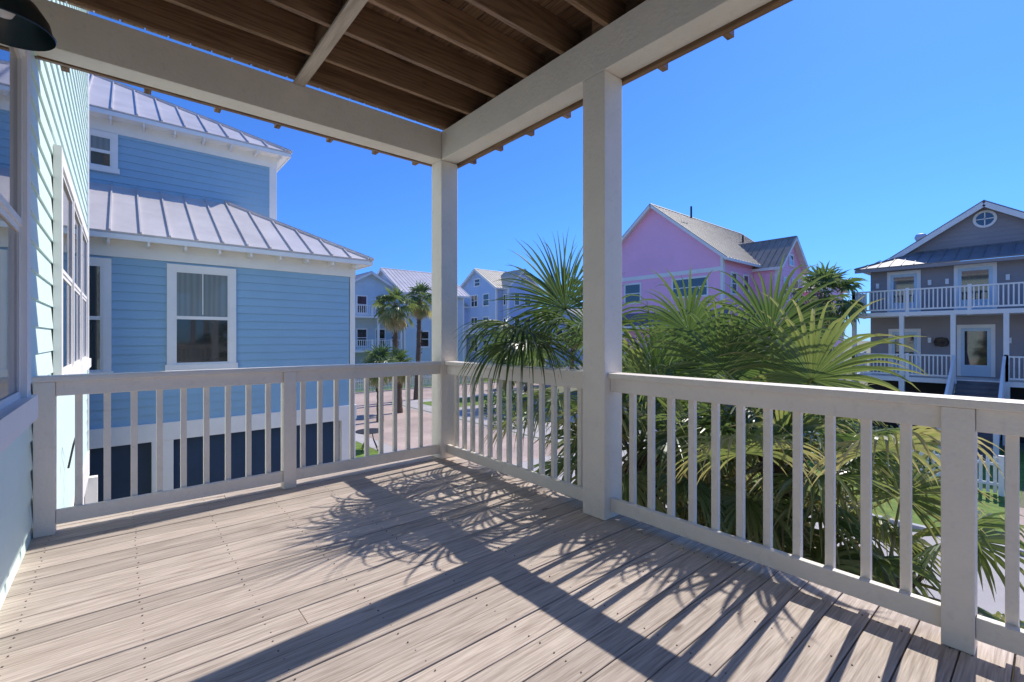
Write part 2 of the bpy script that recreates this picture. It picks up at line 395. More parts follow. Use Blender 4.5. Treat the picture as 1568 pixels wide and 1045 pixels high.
# ---------------------------------------------------------------- own (aqua) house
aq=empty('aqua_house'); b=MB()
WX=-.43
siding(b,(WX,-3),(0,1),(1,0),-1.85,5.6,rect(0,13.3),'aqua',.175,.016)
siding(b,(WX,10.30),(-1,0),(0,1),-1.85,5.6,rect(0,7),'aqua',.175)
b.box(WX-6,WX-.02,-3,10.28,GZ,5.6,'white')
b.make('siding_walls',aq)
b=MB()
b.box(WX+.001,WX+.03,10.18,10.34,-1.85,5.6,'white'); b.box(WX-.015,WX+.035,-3,10.36,-2.25,-1.852,'white')
window(b,(WX+.014,0),(0,1),(1,0),2.2,3.53,-.40,1.56,1,fr=.12,out=.05)
window(b,(WX+.014,0),(0,1),(1,0),5.22,9.4,-.40,1.56,3,fr=.12,out=.05)
b.box(WX-.2,WX+.4,-3,10.7,5.6,5.8,'white')
for y in (5.0,7.5,10.1): b.box(WX-.01,WX+.14,y,y+.15,GZ,-2.26,'white')
b.make('trim_and_windows',aq)
b=MB()
roof(b,[(WX+.45,-3.4,5.8),(WX+.45,10.8,5.8),(WX-3.5,10.8,7.6),(WX-3.5,-3.4,7.6)],'metal'); b.make('roof',aq)
b=MB(); b.tube([(WX+.06,5.9,-1.2),(WX+.09,6.0,-1.0),(WX+.10,6.1,-.95),(WX+.10,6.25,-1.2),(WX+.09,6.2,-1.6),(WX+.06,5.95,-2.0),(WX+.05,5.9,-2.4)],.008,'dark',6); b.make('cable',aq)

# wall lamp
lamp=empty('wall_lamp'); b=MB(); c=(-.265,2.0,.91)
b.lathe(c,[(.112,0),(.114,.004),(.107,.012),(.1,.045),(.075,.085),(.043,.11),(.028,.13),(.026,.17),(.0,.172)],'black',40)
b.lathe(c,[(.110,.001),(.096,.043),(.07,.08),(.03,.1),(0,.1)],'black',40)
b.make('shade',lamp,smooth=True)
b=MB(); b.tube([(-.265,2.0,1.06),(-.265,2.0,1.14),(-.30,2.0,1.19),(-.36,2.0,1.2),(-.42,2.0,1.17)],.009,'black',10)
b.box(-.428,-.40,1.94,2.06,1.1,1.24,'black'); b.make('gooseneck_arm',lamp,smooth=False)
b=MB(); b.lathe((c[0],c[1],c[2]+.03),[(0,0),(.02,.008),(.03,.03),(.025,.055),(.012,.07)],'white',16); b.make('bulb',lamp,smooth=True)

# ---------------------------------------------------------------- blue house
bh=empty('blue_house'); b=MB()
siding(b,(-7,12),(1,0),(0,-1),-1.75,1.62,rect(0,11.56),'blue',.178,.024)
siding(b,(4.68,12),(0,1),(1,0),-1.75,1.62,rect(0,10),'blue',.178)
siding(b,(-7,14.4),(1,0),(0,-1),1.9,5.0,rect(0,10.25),'blue',.178,.024)
siding(b,(3.36,14.4),(0,1),(1,0),1.9,5.0,rect(0,8),'blue',.178)
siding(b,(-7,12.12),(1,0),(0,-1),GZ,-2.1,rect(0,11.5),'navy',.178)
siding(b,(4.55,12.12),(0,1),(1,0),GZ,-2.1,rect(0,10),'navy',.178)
b.box(-7,4.66,12.02,22,-2.05,1.9,'blue'); b.box(-7,3.34,14.42,22,1.9,5.15,'blue')
b.make('siding_walls',bh)
b=MB()
b.box(-7,4.72,11.955,11.998,1.60,1.93,'white'); b.box(4.682,4.725,12.0,22,1.60,1.93,'white')
b.box(-7,4.74,11.93,11.999,-2.12,-1.75,'white'); b.box(4.682,4.745,12.0,22,-2.12,-1.75,'white')
b.box(4.58,4.705,11.962,11.999,-1.748,1.598,'white'); b.box(4.681,4.712,12.0,12.12,-1.748,1.598,'white')
b.box(-7,3.40,14.355,14.398,4.82,5.16,'white'); b.box(3.362,3.405,14.4,22,4.82,5.16,'white')
b.box(3.20,3.385,14.36,14.399,1.9,4.818,'white'); b.box(3.362,3.39,14.4,14.55,1.9,4.818,'white')
for x in (.48,4.35): b.box(x,x+.36,11.94,12.3,GZ,-2.122,'white')
b.box(-2.6,-2.25,11.94,12.3,GZ,-2.122,'white')
b.make('trim',bh,bevel=.004)
b=MB()
window(b,(0,12-.018),(1,0),(0,-1),.73,1.98,-.66,1.55,1,fr=.13,glassk='glass',upper='curtain')
window(b,(0,12-.018),(1,0),(0,-1),-1.4,-.14,-.75,1.55,1,fr=.13)
window(b,(0,14.4-.018),(1,0),(0,-1),-1.15,-.05,3.9,4.81,2,fr=.11,upper='curtain')
b.box(1.345,1.362,11.94,11.97,.50,1.40,'white')
b.make('windows',bh)
b=MB()
E=2.03; ex_=5.02; ey=11.55; pr=.555; ru=4.6
roof(b,[(-8,ey,E),(ex_,ey,E),(ex_-ru,ey+ru,E+pr*ru),(-8,ey+ru,E+pr*ru)],'metal',.46)
roof(b,[(ex_,ey,E),(ex_,22,E),(ex_-ru,22,E+pr*ru),(ex_-ru,ey+ru,E+pr*ru)],'metal',.46)
E2=5.22; ex2=3.66; ey2=13.95; pr2=.58; r2=5.4
roof(b,[(-8,ey2,E2),(ex2,ey2,E2),(ex2-r2,ey2+r2,E2+pr2*r2),(-8,ey2+r2,E2+pr2*r2)],'metal',.46)
roof(b,[(ex2,ey2,E2),(ex2,24,E2),(ex2-r2,24,E2+pr2*r2),(ex2-r2,ey2+r2,E2+pr2*r2)],'metal',.46)
b.make('metal_roof',bh)
b=MB()
b.box(-8,ex_,ey+.0,ey+.03,E-.14,E-.045,'white'); b.box(ex_-.03,ex_,ey+.031,22,E-.14,E-.045,'white')
b.box(-8,ex2,ey2,ey2+.03,E2-.14,E2-.045,'white'); b.box(ex2-.03,ex2,ey2+.031,22,E2-.14,E2-.045,'white')
b.box(-8,ex_-.031,ey+.031,12.02,E-.10,E-.06,'white'); b.box(4.66,ex_-.031,12.021,22,E-.10,E-.06,'white')
b.box(-8,ex2-.031,ey2+.031,14.42,E2-.10,E2-.06,'white'); b.box(3.34,ex2-.031,14.421,22,E2-.10,E2-.06,'white')
x=-2
while x<ex_-.2:
    b.box(x,x+.04,ey+.035,11.95,E-.22,E-.101,'white'); x+=.6
x=-2
while x<ex2-.2:
    b.box(x,x+.04,ey2+.035,14.35,E2-.22,E2-.101,'white'); x+=.6
b.make('eaves',bh)

# ---------------------------------------------------------------- generic gabled house
def gable_block(e,x0,x1,y0,y1,z0,ze,pitch,axis,wall,rmat,ov=.45,course=.25,trim=.18):
    b=MB()
    siding(b,(x0,y0),(1,0),(0,-1),z0,ze,rect(0,x1-x0),wall,course,.02)
    siding(b,(x0,y1),(0,-1),(-1,0),z0,ze,rect(0,y1-y0),wall,course,.02)
    b.box(x0+.02,x1,y0+.02,y1,z0,ze-.02,wall)
    if axis=='X':
        h=(y1-y0)/2; zr=ze+pitch*h
        siding(b,(x0,y1),(0,-1),(-1,0),ze,zr,lambda z:((z-ze)/pitch,y1-y0-(z-ze)/pitch),wall,course,.02)
        siding(b,(x1,y0),(0,1),(1,0),ze,zr,lambda z:((z-ze)/pitch,y1-y0-(z-ze)/pitch),wall,course,.02)
    else:
        h=(x1-x0)/2; zr=ze+pitch*h
        siding(b,(x0,y0),(1,0),(0,-1),ze,zr,lambda z:((z-ze)/pitch,x1-x0-(z-ze)/pitch),wall,course,.02)
        siding(b,(x0,y1),(1,0),(0,1),ze,zr,lambda z:((z-ze)/pitch,x1-x0-(z-ze)/pitch),wall,course,.02)
    b.make('siding_walls',e)
    b=MB(); zo=ze-pitch*ov+.06; zr+=.06
    if axis=='X':
        ym=(y0+y1)/2
        roof(b,[(x0-ov,y0-ov,zo),(x1+ov,y0-ov,zo),(x1+ov,ym,zr),(x0-ov,ym,zr)],rmat)
        roof(b,[(x0-ov,y1+ov,zo),(x1+ov,y1+ov,zo),(x1+ov,ym,zr),(x0-ov,ym,zr)],rmat)
        for s,yy in ((1,y0-ov),(1,y1+ov)):
            b.beam((x0-ov-.02,yy,zo-.12),(x0-ov-.02,ym,zr-.12),.05,.2,'white',up=(0,0,1))
        b.box(x0-ov,x1+ov,y0-ov-.03,y0-ov-.002,zo-.2,zo-.01,'white')
    else:
        xm=(x0+x1)/2
        roof(b,[(x0-ov,y0-ov,zo),(x0-ov,y1+ov,zo),(xm,y1+ov,zr),(xm,y0-ov,zr)],rmat)
        roof(b,[(x1+ov,y0-ov,zo),(x1+ov,y1+ov,zo),(xm,y1+ov,zr),(xm,y0-ov,zr)],rmat)
        for xx in (x0-ov,x1+ov):
            b.beam((xx,y0-ov-.02,zo-.12),(xm,y0-ov-.02,zr-.12),.05,.2,'white',up=(0,0,1))
        b.box(x0-ov-.03,x0-ov-.002,y0-ov,y1+ov,zo-.2,zo-.01,'white')
    b.make('metal_roof',e)
    b=MB()
    b.box(x0-.03,x0+trim,y0-.03,y0-.021,z0,ze-.02,'white'); b.box(x1-trim,x1+.03,y0-.03,y0-.021,z0,ze-.02,'white')
    b.box(x0-.032,x0-.021,y0-.03,y0+trim,z0,ze-.02,'white'); b.box(x0-.03,x0-.021,y1-trim,y1,z0,ze-.02,'white')
    b.make('corner_boards',e)
def win_mx(b,x,y0,y1,z0,z1,**k): window(b,(x-.02,0),(0,1),(-1,0),y0,y1,z0,z1,**k)
def win_my(b,y,x0,x1,z0,z1,**k): window(b,(0,y-.02),(1,0),(0,-1),x0,x1,z0,z1,**k)
def balcony_rail(b,p,q,z,h=1.0,sp=.16,mat='white',post=2.0):
    p=Vector((*p,0));q=Vector((*q,0)); d=q-p; l=d.length; d.normalize()
    A=lambda t,zz:(p.x+d.x*t,p.y+d.y*t,zz)
    b.beam(A(0,z+h),A(l,z+h),.11,.06,mat); b.beam(A(0,z+.12),A(l,z+.12),.05,.07,mat)
    t=sp/2
    while t<l: b.beam(A(t,z+.12),A(t,z+h-.03),.045,.045,mat,up=(1,0,0)); t+=sp
    t=0
    while t<=l+.01: b.beam(A(t,z-.2),A(t,z+h+.08),.12,.12,mat,up=(1,0,0)); t+=post if post<l else l

# pink house
ph=empty('pink_house')
gable_block(ph,31,45.5,14.6,25.2,GZ,5.7,.82,'X','pink','metal_tan',.5)
gable_block(ph,35.9,40.9,13.0,17.2,GZ,5.35,.86,'Y','pink','metal_tan',.4)
gable_block(ph,41.6,46,11.6,16,GZ,3.9,.5,'Y','pink','metal_tan',.3)
b=MB()
b.box(30.93,30.978,14.6,25.2,4.55,4.85,'white')
b.box(30.93,30.978,14.6,25.2,1.3,1.5,'white')
win_mx(b,31,15.6,18.4,2.9,4.35,cols=2); win_mx(b,31,21.0,22.6,2.7,4.35); win_mx(b,31,19.0,19.9,-1,.6)
win_mx(b,31,15.6,17,-2,-.3)
win_my(b,14.6,32.0,33.0,3.0,4.6); win_my(b,14.6,34.0,34.9,3.2,4.6)
win_my(b,13.0,36.9,38.0,2.7,4.5,cols=1); win_my(b,13.0,38.6,39.9,2.7,4.5); win_my(b,13,38.0,38.9,5.4,6.3)
win_my(b,13.0,36.9,39.9,-.6,1.4,cols=3)
win_my(b,11.6,42.6,44.6,.8,2.4,cols=2)
b.make('windows_and_trim',ph)
b=MB()
roof(b,[(29.2,14.0,1.0),(29.2,25.6,1.0),(31,25.6,1.9),(31,14.0,1.9)],'metal_slate',.45)
b.box(29.2,31,14.1,25.5,.7,.9,'white')
for y in (14.3,17.9,21.6,25.2): b.box(29.35,29.55,y-.1,y+.1,GZ,.7,'white')
b.box(29.2,31,14.1,25.5,-2.0,-1.8,'white'); balcony_rail(b,(29.3,14.2),(29.3,25.4),-1.8)
b.make('porch',ph)
b=MB(); b.tube([(33.4,18.2,9.2),(33.4,18.2,10.1)],.07,'dark',10); b.tube([(41,17.6,8.2),(41,17.6,8.9)],.07,'dark',10); b.make('vent_pipes',ph)

# grey house
gh=empty('grey_house'); b=MB(); wx=29.0
siding(b,(wx,6.15),(0,-1),(-1,0),-1.75,3.45,rect(0,14),'grey',.2,.018)
b.box(wx+.02,wx+12,-8,6.1,GZ+.0,3.4,'grey')
siding(b,(wx+.02,6.12),(1,0),(0,1),-1.75,3.45,rect(0,12),'grey',.2,.018)
gy=2.2; gz0=4.25; gw=3.0
siding(b,(30.5,gy+gw),(0,-1),(-1,0),gz0,6.2,lambda z:((z-gz0)/.65,2*gw-(z-gz0)/.65),'grey',.2,.018)
b.make('siding_walls',gh)
b=MB()
ee=28.3; ez=3.45; yy=6.65; rr=2.2
roof(b,[(ee,yy,ez),(ee,-8.6,ez),(ee+rr,-8.6+0,ez+.38*rr),(ee+rr,yy-rr,ez+.38*rr)],'metal_slate',.45)
roof(b,[(ee,yy,ez),(ee+14,yy,ez),(ee+9,yy-5,ez+1.9+.6),(ee+rr,yy-rr,ez+.38*rr)],'metal_tan',.45)
roof(b,[(ee+rr-.02,yy-rr,ez+.38*rr),(ee+rr-.02,-6,ez+.38*rr),(36,-6,6.1),(36,yy-4.6,6.1)],'metal_slate',.45)
pz=6.26; ox=30.1
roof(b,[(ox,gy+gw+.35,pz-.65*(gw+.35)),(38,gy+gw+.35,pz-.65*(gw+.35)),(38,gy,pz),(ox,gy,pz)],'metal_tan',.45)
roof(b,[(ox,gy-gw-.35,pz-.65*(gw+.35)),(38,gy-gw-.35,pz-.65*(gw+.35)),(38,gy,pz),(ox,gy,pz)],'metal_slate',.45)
b.beam((ox-.03,gy+gw+.35,pz-.65*(gw+.35)-.14),(ox-.03,gy,pz-.14),.06,.22,'white'); b.beam((ox-.03,gy-gw-.35,pz-.65*(gw+.35)-.14),(ox-.03,gy,pz-.14),.06,.22,'white')
b.box(ee,ee+.03,-8.6,yy,ez-.2,ez-.06,'grey'); b.box(ee+.03,wx,-8.6,yy-.03,ez-.12,ez-.08,'grey')
b.make('metal_roof',gh)
b=MB()
k=24
for i in range(k):
    a0=2*math.pi*i/k; a1=2*math.pi*(i+1)/k
    for (ri,ro,xx,mt) in ((.30,.40,30.44,'white'),(0,.30,30.46,'glass')):
        b.poly([(xx,gy+ri*math.cos(a0),5.5+ri*math.sin(a0)),(xx,gy+ro*math.cos(a0),5.5+ro*math.sin(a0)),(xx,gy+ro*math.cos(a1),5.5+ro*math.sin(a1)),(xx,gy+ri*math.cos(a1),5.5+ri*math.sin(a1))],mt)
b.box(30.43,30.455,gy-.02,gy+.02,5.2,5.8,'white'); b.box(30.43,30.455,gy-.3,gy+.3,5.48,5.52,'white')
def door(b,y0,y1,z0,z1):
    b.box(wx-.05,wx-.018,y0-.13,y0,z0,z1,'white'); b.box(wx-.05,wx-.018,y1,y1+.13,z0,z1,'white'); b.box(wx-.05,wx-.018,y0-.13,y1+.13,z1,z1+.15,'white')
    b.box(wx-.035,wx-.018,y0,y0+.12,z0,z1,'pale'); b.box(wx-.035,wx-.018,y1-.12,y1,z0,z1,'pale'); b.box(wx-.035,wx-.018,y0+.12,y1-.12,z0,z0+.5,'pale'); b.box(wx-.035,wx-.018,y0+.12,y1-.12,z1-.14,z1,'pale')
    b.box(wx-.028,wx-.018,y0+.12,y1-.12,z0+.5,z1-.14,'glass')
door(b,4.35,5.35,1.22,3.1); door(b,1.85,2.95,1.22,3.15); door(b,4.35,5.3,-1.7,.3); door(b,1.9,2.85,-1.7,.45); door(b,-1.2,-.2,1.22,3.15)
win_mx(b,wx,-3.5,-2,1.9,3.0); win_mx(b,wx,-.7,.5,-.8,.5)
for y,z in ((5.85,2.6),(3.9,2.6),(3.3,2.6),(1.4,2.6),(3.9,-.1),(1.35,-.1)): b.box(wx-.12,wx-.02,y-.06,y+.06,z-.12,z+.12,'white')
b.lathe((wx-.06,3.5,-.2),[(.0,-.2),(.22,-.16),(.28,0),(.2,.2),(0,.24)],'mulch',12)
b.make('doors_and_windows',gh)
b=MB()
bx=27.0
b.box(bx,wx-.03,-8,6.5,1.0,1.18,'white'); b.box(bx,wx-.03,-8,6.5,-1.95,-1.75,'white')
balcony_rail(b,(bx+.07,6.4),(bx+.07,-8),1.18,1.0,.14); balcony_rail(b,(bx+.07,6.4),(wx,6.4),1.18,1.0,.14)
balcony_rail(b,(bx+.07,6.4),(bx+.07,2.9),-1.75,1.0,.14); balcony_rail(b,(bx+.07,1.35),(bx+.07,-8),-1.75,1.0,.14); balcony_rail(b,(bx+.07,6.4),(wx,6.4),-1.75,1.0,.14)
for y in (6.38,4.6,2.9,1.35,-.8,-3.5): b.box(bx+.01,bx+.17,y-.08,y+.08,-1.75,1.0,'white'); b.box(bx+.01,bx+.2,y-.1,y+.1,GZ,-1.95,'white')
b.make('balconies',gh)
b=MB()
n=14
for i in range(n):
    z=-1.75-.18*(i+1); x=bx-.27*(i+1)
    b.box(x,x+.30,1.45,2.8,z-.04,z,'deckgrey'); b.box(x+.26,x+.28,1.47,2.78,z,z+.14,'deckgrey')
for y in (1.40,2.86):
    b.beam((bx,y,-1.85),(bx-.27*n,y,GZ+.05),.05,.28,'white'); b.beam((bx,y,-.75),(bx-.27*n,y,GZ+1.05),.09,.06,'white')
    for i in range(0,n*2): 
        t=i/(n*2); b.beam((bx-.27*n*t,y,-1.8-(2.5)*t),(bx-.27*n*t,y,-.78-2.5*t),.04,.04,'white',up=(1,0,0))
    b.box(bx-.27*n-.1,bx-.27*n+.04,y-.07,y+.07,GZ,GZ+1.2,'white')
b.make('staircase',gh)
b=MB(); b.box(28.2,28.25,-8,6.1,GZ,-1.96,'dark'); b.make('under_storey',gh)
b=MB(); b.lathe((31.6,4.6,5.0),[(.06,-.6),(.06,0),(.2,.05),(.26,.2),(.2,.36),(0,.42)],'peri',14); b.make('roof_vent',gh)

# distant houses
h1=empty('pale_blue_house')
gable_block(h1,17.0,22.3,46,56,GZ,5.3,.55,'Y','pale','metal',.5)
gable_block(h1,22.5,30,44,53,GZ,5.0,.6,'X','pale','metal',.5)
b=MB()
for z in (2.2,-1.2):
    b.box(17,22.3,43.9,46,z-.2,z,'white'); balcony_rail(b,(17.05,44),(22.2,44),z,1,.2)
    for x in (17.1,19.6,22.1): b.box(x,x+.2,43.95,44.15,GZ,z-.2,'white')
    win_my(b,46,18.2,19.4,z+.3,z+2.2); win_my(b,46,20.2,21.4,z+.1,z+2.2)
win_my(b,44,23.5,24.8,2.4,4.2); win_my(b,44,26.4,28.4,2.4,4.2,cols=2); win_my(b,44,24,25.5,-1,.8); win_my(b,44,27,28.4,-1,.8)
win_mx(b,22.5,46,47.2,2.4,4.2); win_mx(b,22.5,49,50.2,2.4,4.2)
b.make('balconies_and_windows',h1)
h2=empty('periwinkle_house')
gable_block(h2,37.5,45,47.5,56,GZ,6.8,.62,'X','peri','metal_cream',.5)
gable_block(h2,38.6,43.9,46.4,50,GZ,6.9,.85,'Y','peri','metal_cream',.4)
gable_block(h2,34.5,38,54,61,GZ,4.6,.6,'X','peri','metal_cream',.4)
b=MB()
for z in (4.3,1.2,-1.9):
    win_mx(b,37.5,49,50.4,z,z+1.7); win_mx(b,37.5,51.6,53.2,z,z+1.7,cols=2); win_my(b,46.4,39.6,40.6,z,z+1.6); win_my(b,46.4,41.4,42.6,z,z+1.6); win_mx(b,38.6,46.8,47.4,z,z+1.5)
win_my(b,46.4,40.7,41.8,7.2,8.2); win_mx(b,37.5,51.0,52.4,7.1,8.2)
b.box(35.6,37.5,49,55,.5,.7,'white'); balcony_rail(b,(35.7,49),(35.7,55),.7,1,.2)
for y in (49,52,55): b.box(35.6,35.8,y-.1,y+.1,GZ,.5,'white')
b.make('windows_and_balcony',h2)
h3=empty('blue_cottage')
gable_block(h3,45,53,38,46,GZ,1.9,.5,'X','peri','metal_slate',.5)
b=MB(); win_mx(b,45,40,41.3,-.5,1.2); win_mx(b,45,42.6,44,-.5,1.2); win_my(b,38,46.5,48,-.5,1.2); b.make('windows',h3)
h4=empty('white_cottage')
gable_block(h4,22,30,70,80,GZ,2.4,.5,'Y','white','metal',.5)
b=MB(); win_my(b,70,24,25.5,-.2,1.4); win_my(b,70,27,28.4,-.2,1.4); b.make('windows',h4)
h5=empty('tan_cottage')
gable_block(h5,52,62,60,70,GZ,3.0,.5,'X','pale','metal_tan',.5)
b=MB(); win_mx(b,52,62,64,.2,1.8,cols=2); win_mx(b,52,66,68,.2,1.8,cols=2); b.make('windows',h5)
h6=empty('beach_cottage')
gable_block(h6,48,58,18,28,GZ,2.6,.5,'X','pale','metal',.5)
b=MB(); win_mx(b,48,20,22,0,1.6,cols=2); b.make('windows',h6)
h7=empty('grey_cottage')
gable_block(h7,31,39,66,76,GZ,3.6,.6,'X','pale','metal',.5)
b=MB(); win_mx(b,31,68,70,0,1.8,cols=2); win_my(b,66,33,34.5,0,1.8); win_my(b,66,36,37.5,0,1.8); b.make('windows',h7)

# ---------------------------------------------------------------- ground & paving
b=MB(); b.poly([(-600,-600,GZ),(900,-600,GZ),(900,900,GZ),(-600,900,GZ)],'ground'); b.make('ground')
b=MB(); b.poly([(7.5,-80,GZ+.004),(13.6,-80,GZ+.004),(13.6,29,GZ+.004),(7.5,29,GZ+.004)],'concrete'); b.make('road')
b=MB(); b.poly([(7.5,29.001,GZ+.004),(60,29.001,GZ+.004),(60,35,GZ+.004),(7.5,35,GZ+.004)],'brick'); b.make('brick_road')
b=MB(); b.poly([(2.9,8.6,GZ+.004),(7.498,8.6,GZ+.004),(7.498,16,GZ+.004),(2.9,16,GZ+.004)],'brick'); b.poly([(8.2,12,GZ+.008),(13.4,12,GZ+.008),(13.4,28.9,GZ+.008),(8.2,28.9,GZ+.008)],'brick'); b.poly([(13.76,10,GZ+.008),(24,10,GZ+.008),(24,28.9,GZ+.008),(13.76,28.9,GZ+.008)],'concrete'); b.make('brick_driveway')
b=MB(); b.poly([(13.75,-40,GZ+.008),(17.4,-40,GZ+.008),(17.4,.65,GZ+.008),(13.75,.65,GZ+.008)],'brick'); b.make('brick_path')
b=MB(); b.poly([(13.75,.66,GZ+.012),(26,.66,GZ+.012),(26,9.5,GZ+.012),(13.75,9.5,GZ+.012)],'grass'); b.poly([(5.0,16.2,GZ+.012),(7.45,16.2,GZ+.012),(7.45,21,GZ+.012),(5.0,21,GZ+.012)],'grass'); b.poly([(15,24,GZ+.014),(23.5,24,GZ+.014),(23.5,27.5,GZ+.014),(15,27.5,GZ+.014)],'grass'); b.poly([(9,35.2,GZ+.012),(60,35.2,GZ+.012),(60,42,GZ+.012),(9,42,GZ+.012)],'grass'); b.make('lawn')
b=MB(); b.box(13.6,13.74,-40,9.8,GZ,GZ+.1,'kerb'); b.box(13.6,60,35.02,35.16,GZ,GZ+.1,'kerb'); b.make('kerb')
b=MB(); b.poly([(2.85,-1.2,GZ+.006),(6.9,-1.2,GZ+.006),(6.9,8.5,GZ+.006),(2.85,8.5,GZ+.006)],'mulch'); b.make('mulch_bed')

def fence(name,p,q,h=1.0,sp=.14):
    b=MB(); p=Vector((*p,0));q=Vector((*q,0));d=q-p;l=d.length;d.normalize(); n=(d.y,-d.x)
    for zz in (.25,.8): b.wbox((p.x,p.y),(d.x,d.y),n,0,l,.0,.04,GZ+zz*h,GZ+zz*h+.08,'white')
    t=0
    while t<l:
        b.wbox((p.x,p.y),(d.x,d.y),n,t,t+.075,.041,.06,GZ+.04,GZ+h+(.04 if R()<.5 else .03),'white'); t+=sp
    t=0
    while t<=l: b.wbox((p.x,p.y),(d.x,d.y),n,t,t+.11,-.07,.04-.002,GZ,GZ+h+.1,'white'); t+=2.2
    b.make(name)
fence('picket_fence',(13.5,36.2),(26,36.2)); fence('picket_fence',(18.3,.95),(18.3,6.5),1.0)
fence('picket_fence',(30,36.2),(44,36.2))

# patio table
tb=empty('round_patio_table'); b=MB(); c=(7.3,17.1,GZ)
b.lathe(c,[(0,.74),(.52,.74),(.54,.725),(.52,.71),(0,.71)],'dark',28); b.make('top',tb)
b=MB()
for i in range(4):
    a=i*math.pi/2+.4; b.tube([(c[0]+.12*math.cos(a),c[1]+.12*math.sin(a),GZ+.71),(c[0]+.2*math.cos(a),c[1]+.2*math.sin(a),GZ+.4),(c[0]+.42*math.cos(a),c[1]+.42*math.sin(a),GZ+.01)],.018,'dark',6)
b.make('legs',tb)

# ---------------------------------------------------------------- palms
Zv=Vector((0,0,1))
def fan_leaf(b,base,az,el,plen,Ln,nseg=38,spread=4.5,droop=.8,tint=.3,nsec=6,sag=.25,roll=0,fullw=.46,pr=.010,wf=1.0,face=0.0):
    dh=Vector((math.cos(az),math.sin(az),0)); base=Vector(base)
    pts=[]; np_=5
    for i in range(np_+1):
        t=i/np_; pts.append(base+(dh*math.cos(el)+Zv*math.sin(el))*plen*t-Zv*plen*sag*t*t)
    b.tube(pts,[pr*(1.6-.8*i/np_) for i in range(np_+1)],'leaf',5,t=min(1,tint+.25),caps=False)
    P=pts[-1]; T=(pts[-1]-pts[-2]).normalized(); S=Vector((-math.sin(az),math.cos(az),0))
    if face:
        T=(Matrix.Rotation(-face,3,S)@T)
    S=(Matrix.Rotation(roll,3,T)@S); Nn=T.cross(S)
    k=b.m('leaf'); da=spread/(nseg-1)
    for i in range(nseg):
        q=(i/(nseg-1)-.5); a=q*spread+U(-.02,.02)
        d0=(T*math.cos(a)+S*math.sin(a)+Nn*(.10+.12*abs(q)+U(-.04,.04))).normalized()
        l=Ln*(1-.30*(abs(q)*2)**2)*U(.82,1.08); dr=droop*U(.5,1.5); p=P.copy(); st=l/nsec; tt=max(0,tint+U(-.08,.12))
        prev=None; hw0=.5*fullw*l*da*wf
        bend=U(-.1,.1)
        for j in range(nsec+1):
            s=j/nsec
            d=(d0+T.cross(d0)*bend*s-Zv*dr*(s**2.1)*2.0).normalized()
            if j: p=p+d*st
            w=d.cross(Nn)
            if w.length<.05: w=d.cross(S)
            w.normalize(); 
            hw=.5*max(s,.02)*l*da*wf*1.08 if s<=fullw else hw0*max(0,(1-(s-fullw)/(1-fullw)))**.8
            hw=max(hw,.0007); up=w.cross(d)
            i0=len(b.v); tj=min(1,tt+(.35*s*s if tint>.25 else .14*s*s))
            b.v+=[tuple(p-w*hw+up*hw*.5),tuple(p-up*hw*.4),tuple(p+w*hw+up*hw*.5)]; b.t+=[tj]*3
            if prev is not None:
                b.f+=[(prev,prev+1,i0+1,i0),(prev+1,prev+2,i0+2,i0+1)]; b.mi+=[k,k]
            prev=i0
def palm(name,x,y,zc,nl,plen,Ln,nseg,nsec,seed,elmin=-55,elmax=80,tr=.16,dead=10,extra=None,tb=0.0,drp=0.0,face=0.0):
    random.seed(seed); e=empty(name)
    b=MB(); m=14; pts=[];rad=[]
    lx,ly=U(-.25,.25),U(-.25,.25)
    for i in range(m+1):
        t=i/m; pts.append((x+lx*(1-t)**2,y+ly*(1-t)**2,GZ+(zc-GZ)*t)); rad.append(tr*(1.35-.45*t+.10*math.sin(i*2.3)))
    b.tube(pts,rad,'trunk',12)
    for i in range(60 if tr>.12 else 30):
        t=U(.45,1); a=U(0,6.28); z=GZ+(zc-GZ)*t; r=tr*1.0
        p0=Vector((x+math.cos(a)*r*.8,y+math.sin(a)*r*.8,z)); p1=p0+Vector((math.cos(a)*.10,math.sin(a)*.10,.16))
        b.beam(p0,p1,.07,.025,'trunk',up=(math.cos(a),math.sin(a),0))
    b.make('trunk',e)
    b=MB(); ga=2.39996
    for i in range(nl):
        f=i/(nl-1); el=math.radians(elmax+(elmin-elmax)*f**.9+U(-8,8)); az=i*ga+U(-.25,.25)
        ti=.04+tb+.38*f*f+U(-.05,.26)
        fan_leaf(b,(x,y,zc+U(-.1,.15)),az,el,plen*U(.75,1.15),Ln*U(.8,1.1),nseg,4.5,drp+.15+.8*f+U(0,.3),ti,nsec,.2+.15*f,U(-.5,.5),face=face*U(-.4,1.2))
    for i in range(dead):
        fan_leaf(b,(x,y,zc-.25),U(0,6.28),math.radians(U(-75,-45)),plen*U(.5,.9),Ln*U(.8,1),nseg,3.6,2.0,U(.72,.98),nsec,.2,U(-.6,.6),fullw=.3,wf=.8)
    if extra:
        for a in extra: fan_leaf(b,*a[:1],**a[1])
    b.make('fronds',e)
def toward(c,hub):
    c=Vector(c);h=Vector(hub);d=h-c; return math.atan2(d.y,d.x), math.hypot(d.x,d.y), d.z
cA=(4.35,2.95,-1.25); cB=(5.15,1.85,-1.3)
def ex(hub,Ln,droop,tint,roll=0,spread=4.5,sag=.25,nseg=44,c=cA,wf=.85,fullw=.36,face=0.0):
    az,dh,dz=toward(c,hub)
    pl=math.hypot(dh,dz)
    for _ in range(12): pl=math.hypot(dh,dz+sag*pl)
    el=math.atan2(dz+sag*pl,dh)
    return (c,dict(az=az,el=el,plen=pl,Ln=Ln,nseg=nseg,nsec=10,droop=droop,tint=tint,roll=roll,spread=spread,sag=sag,fullw=fullw,wf=wf,face=face))
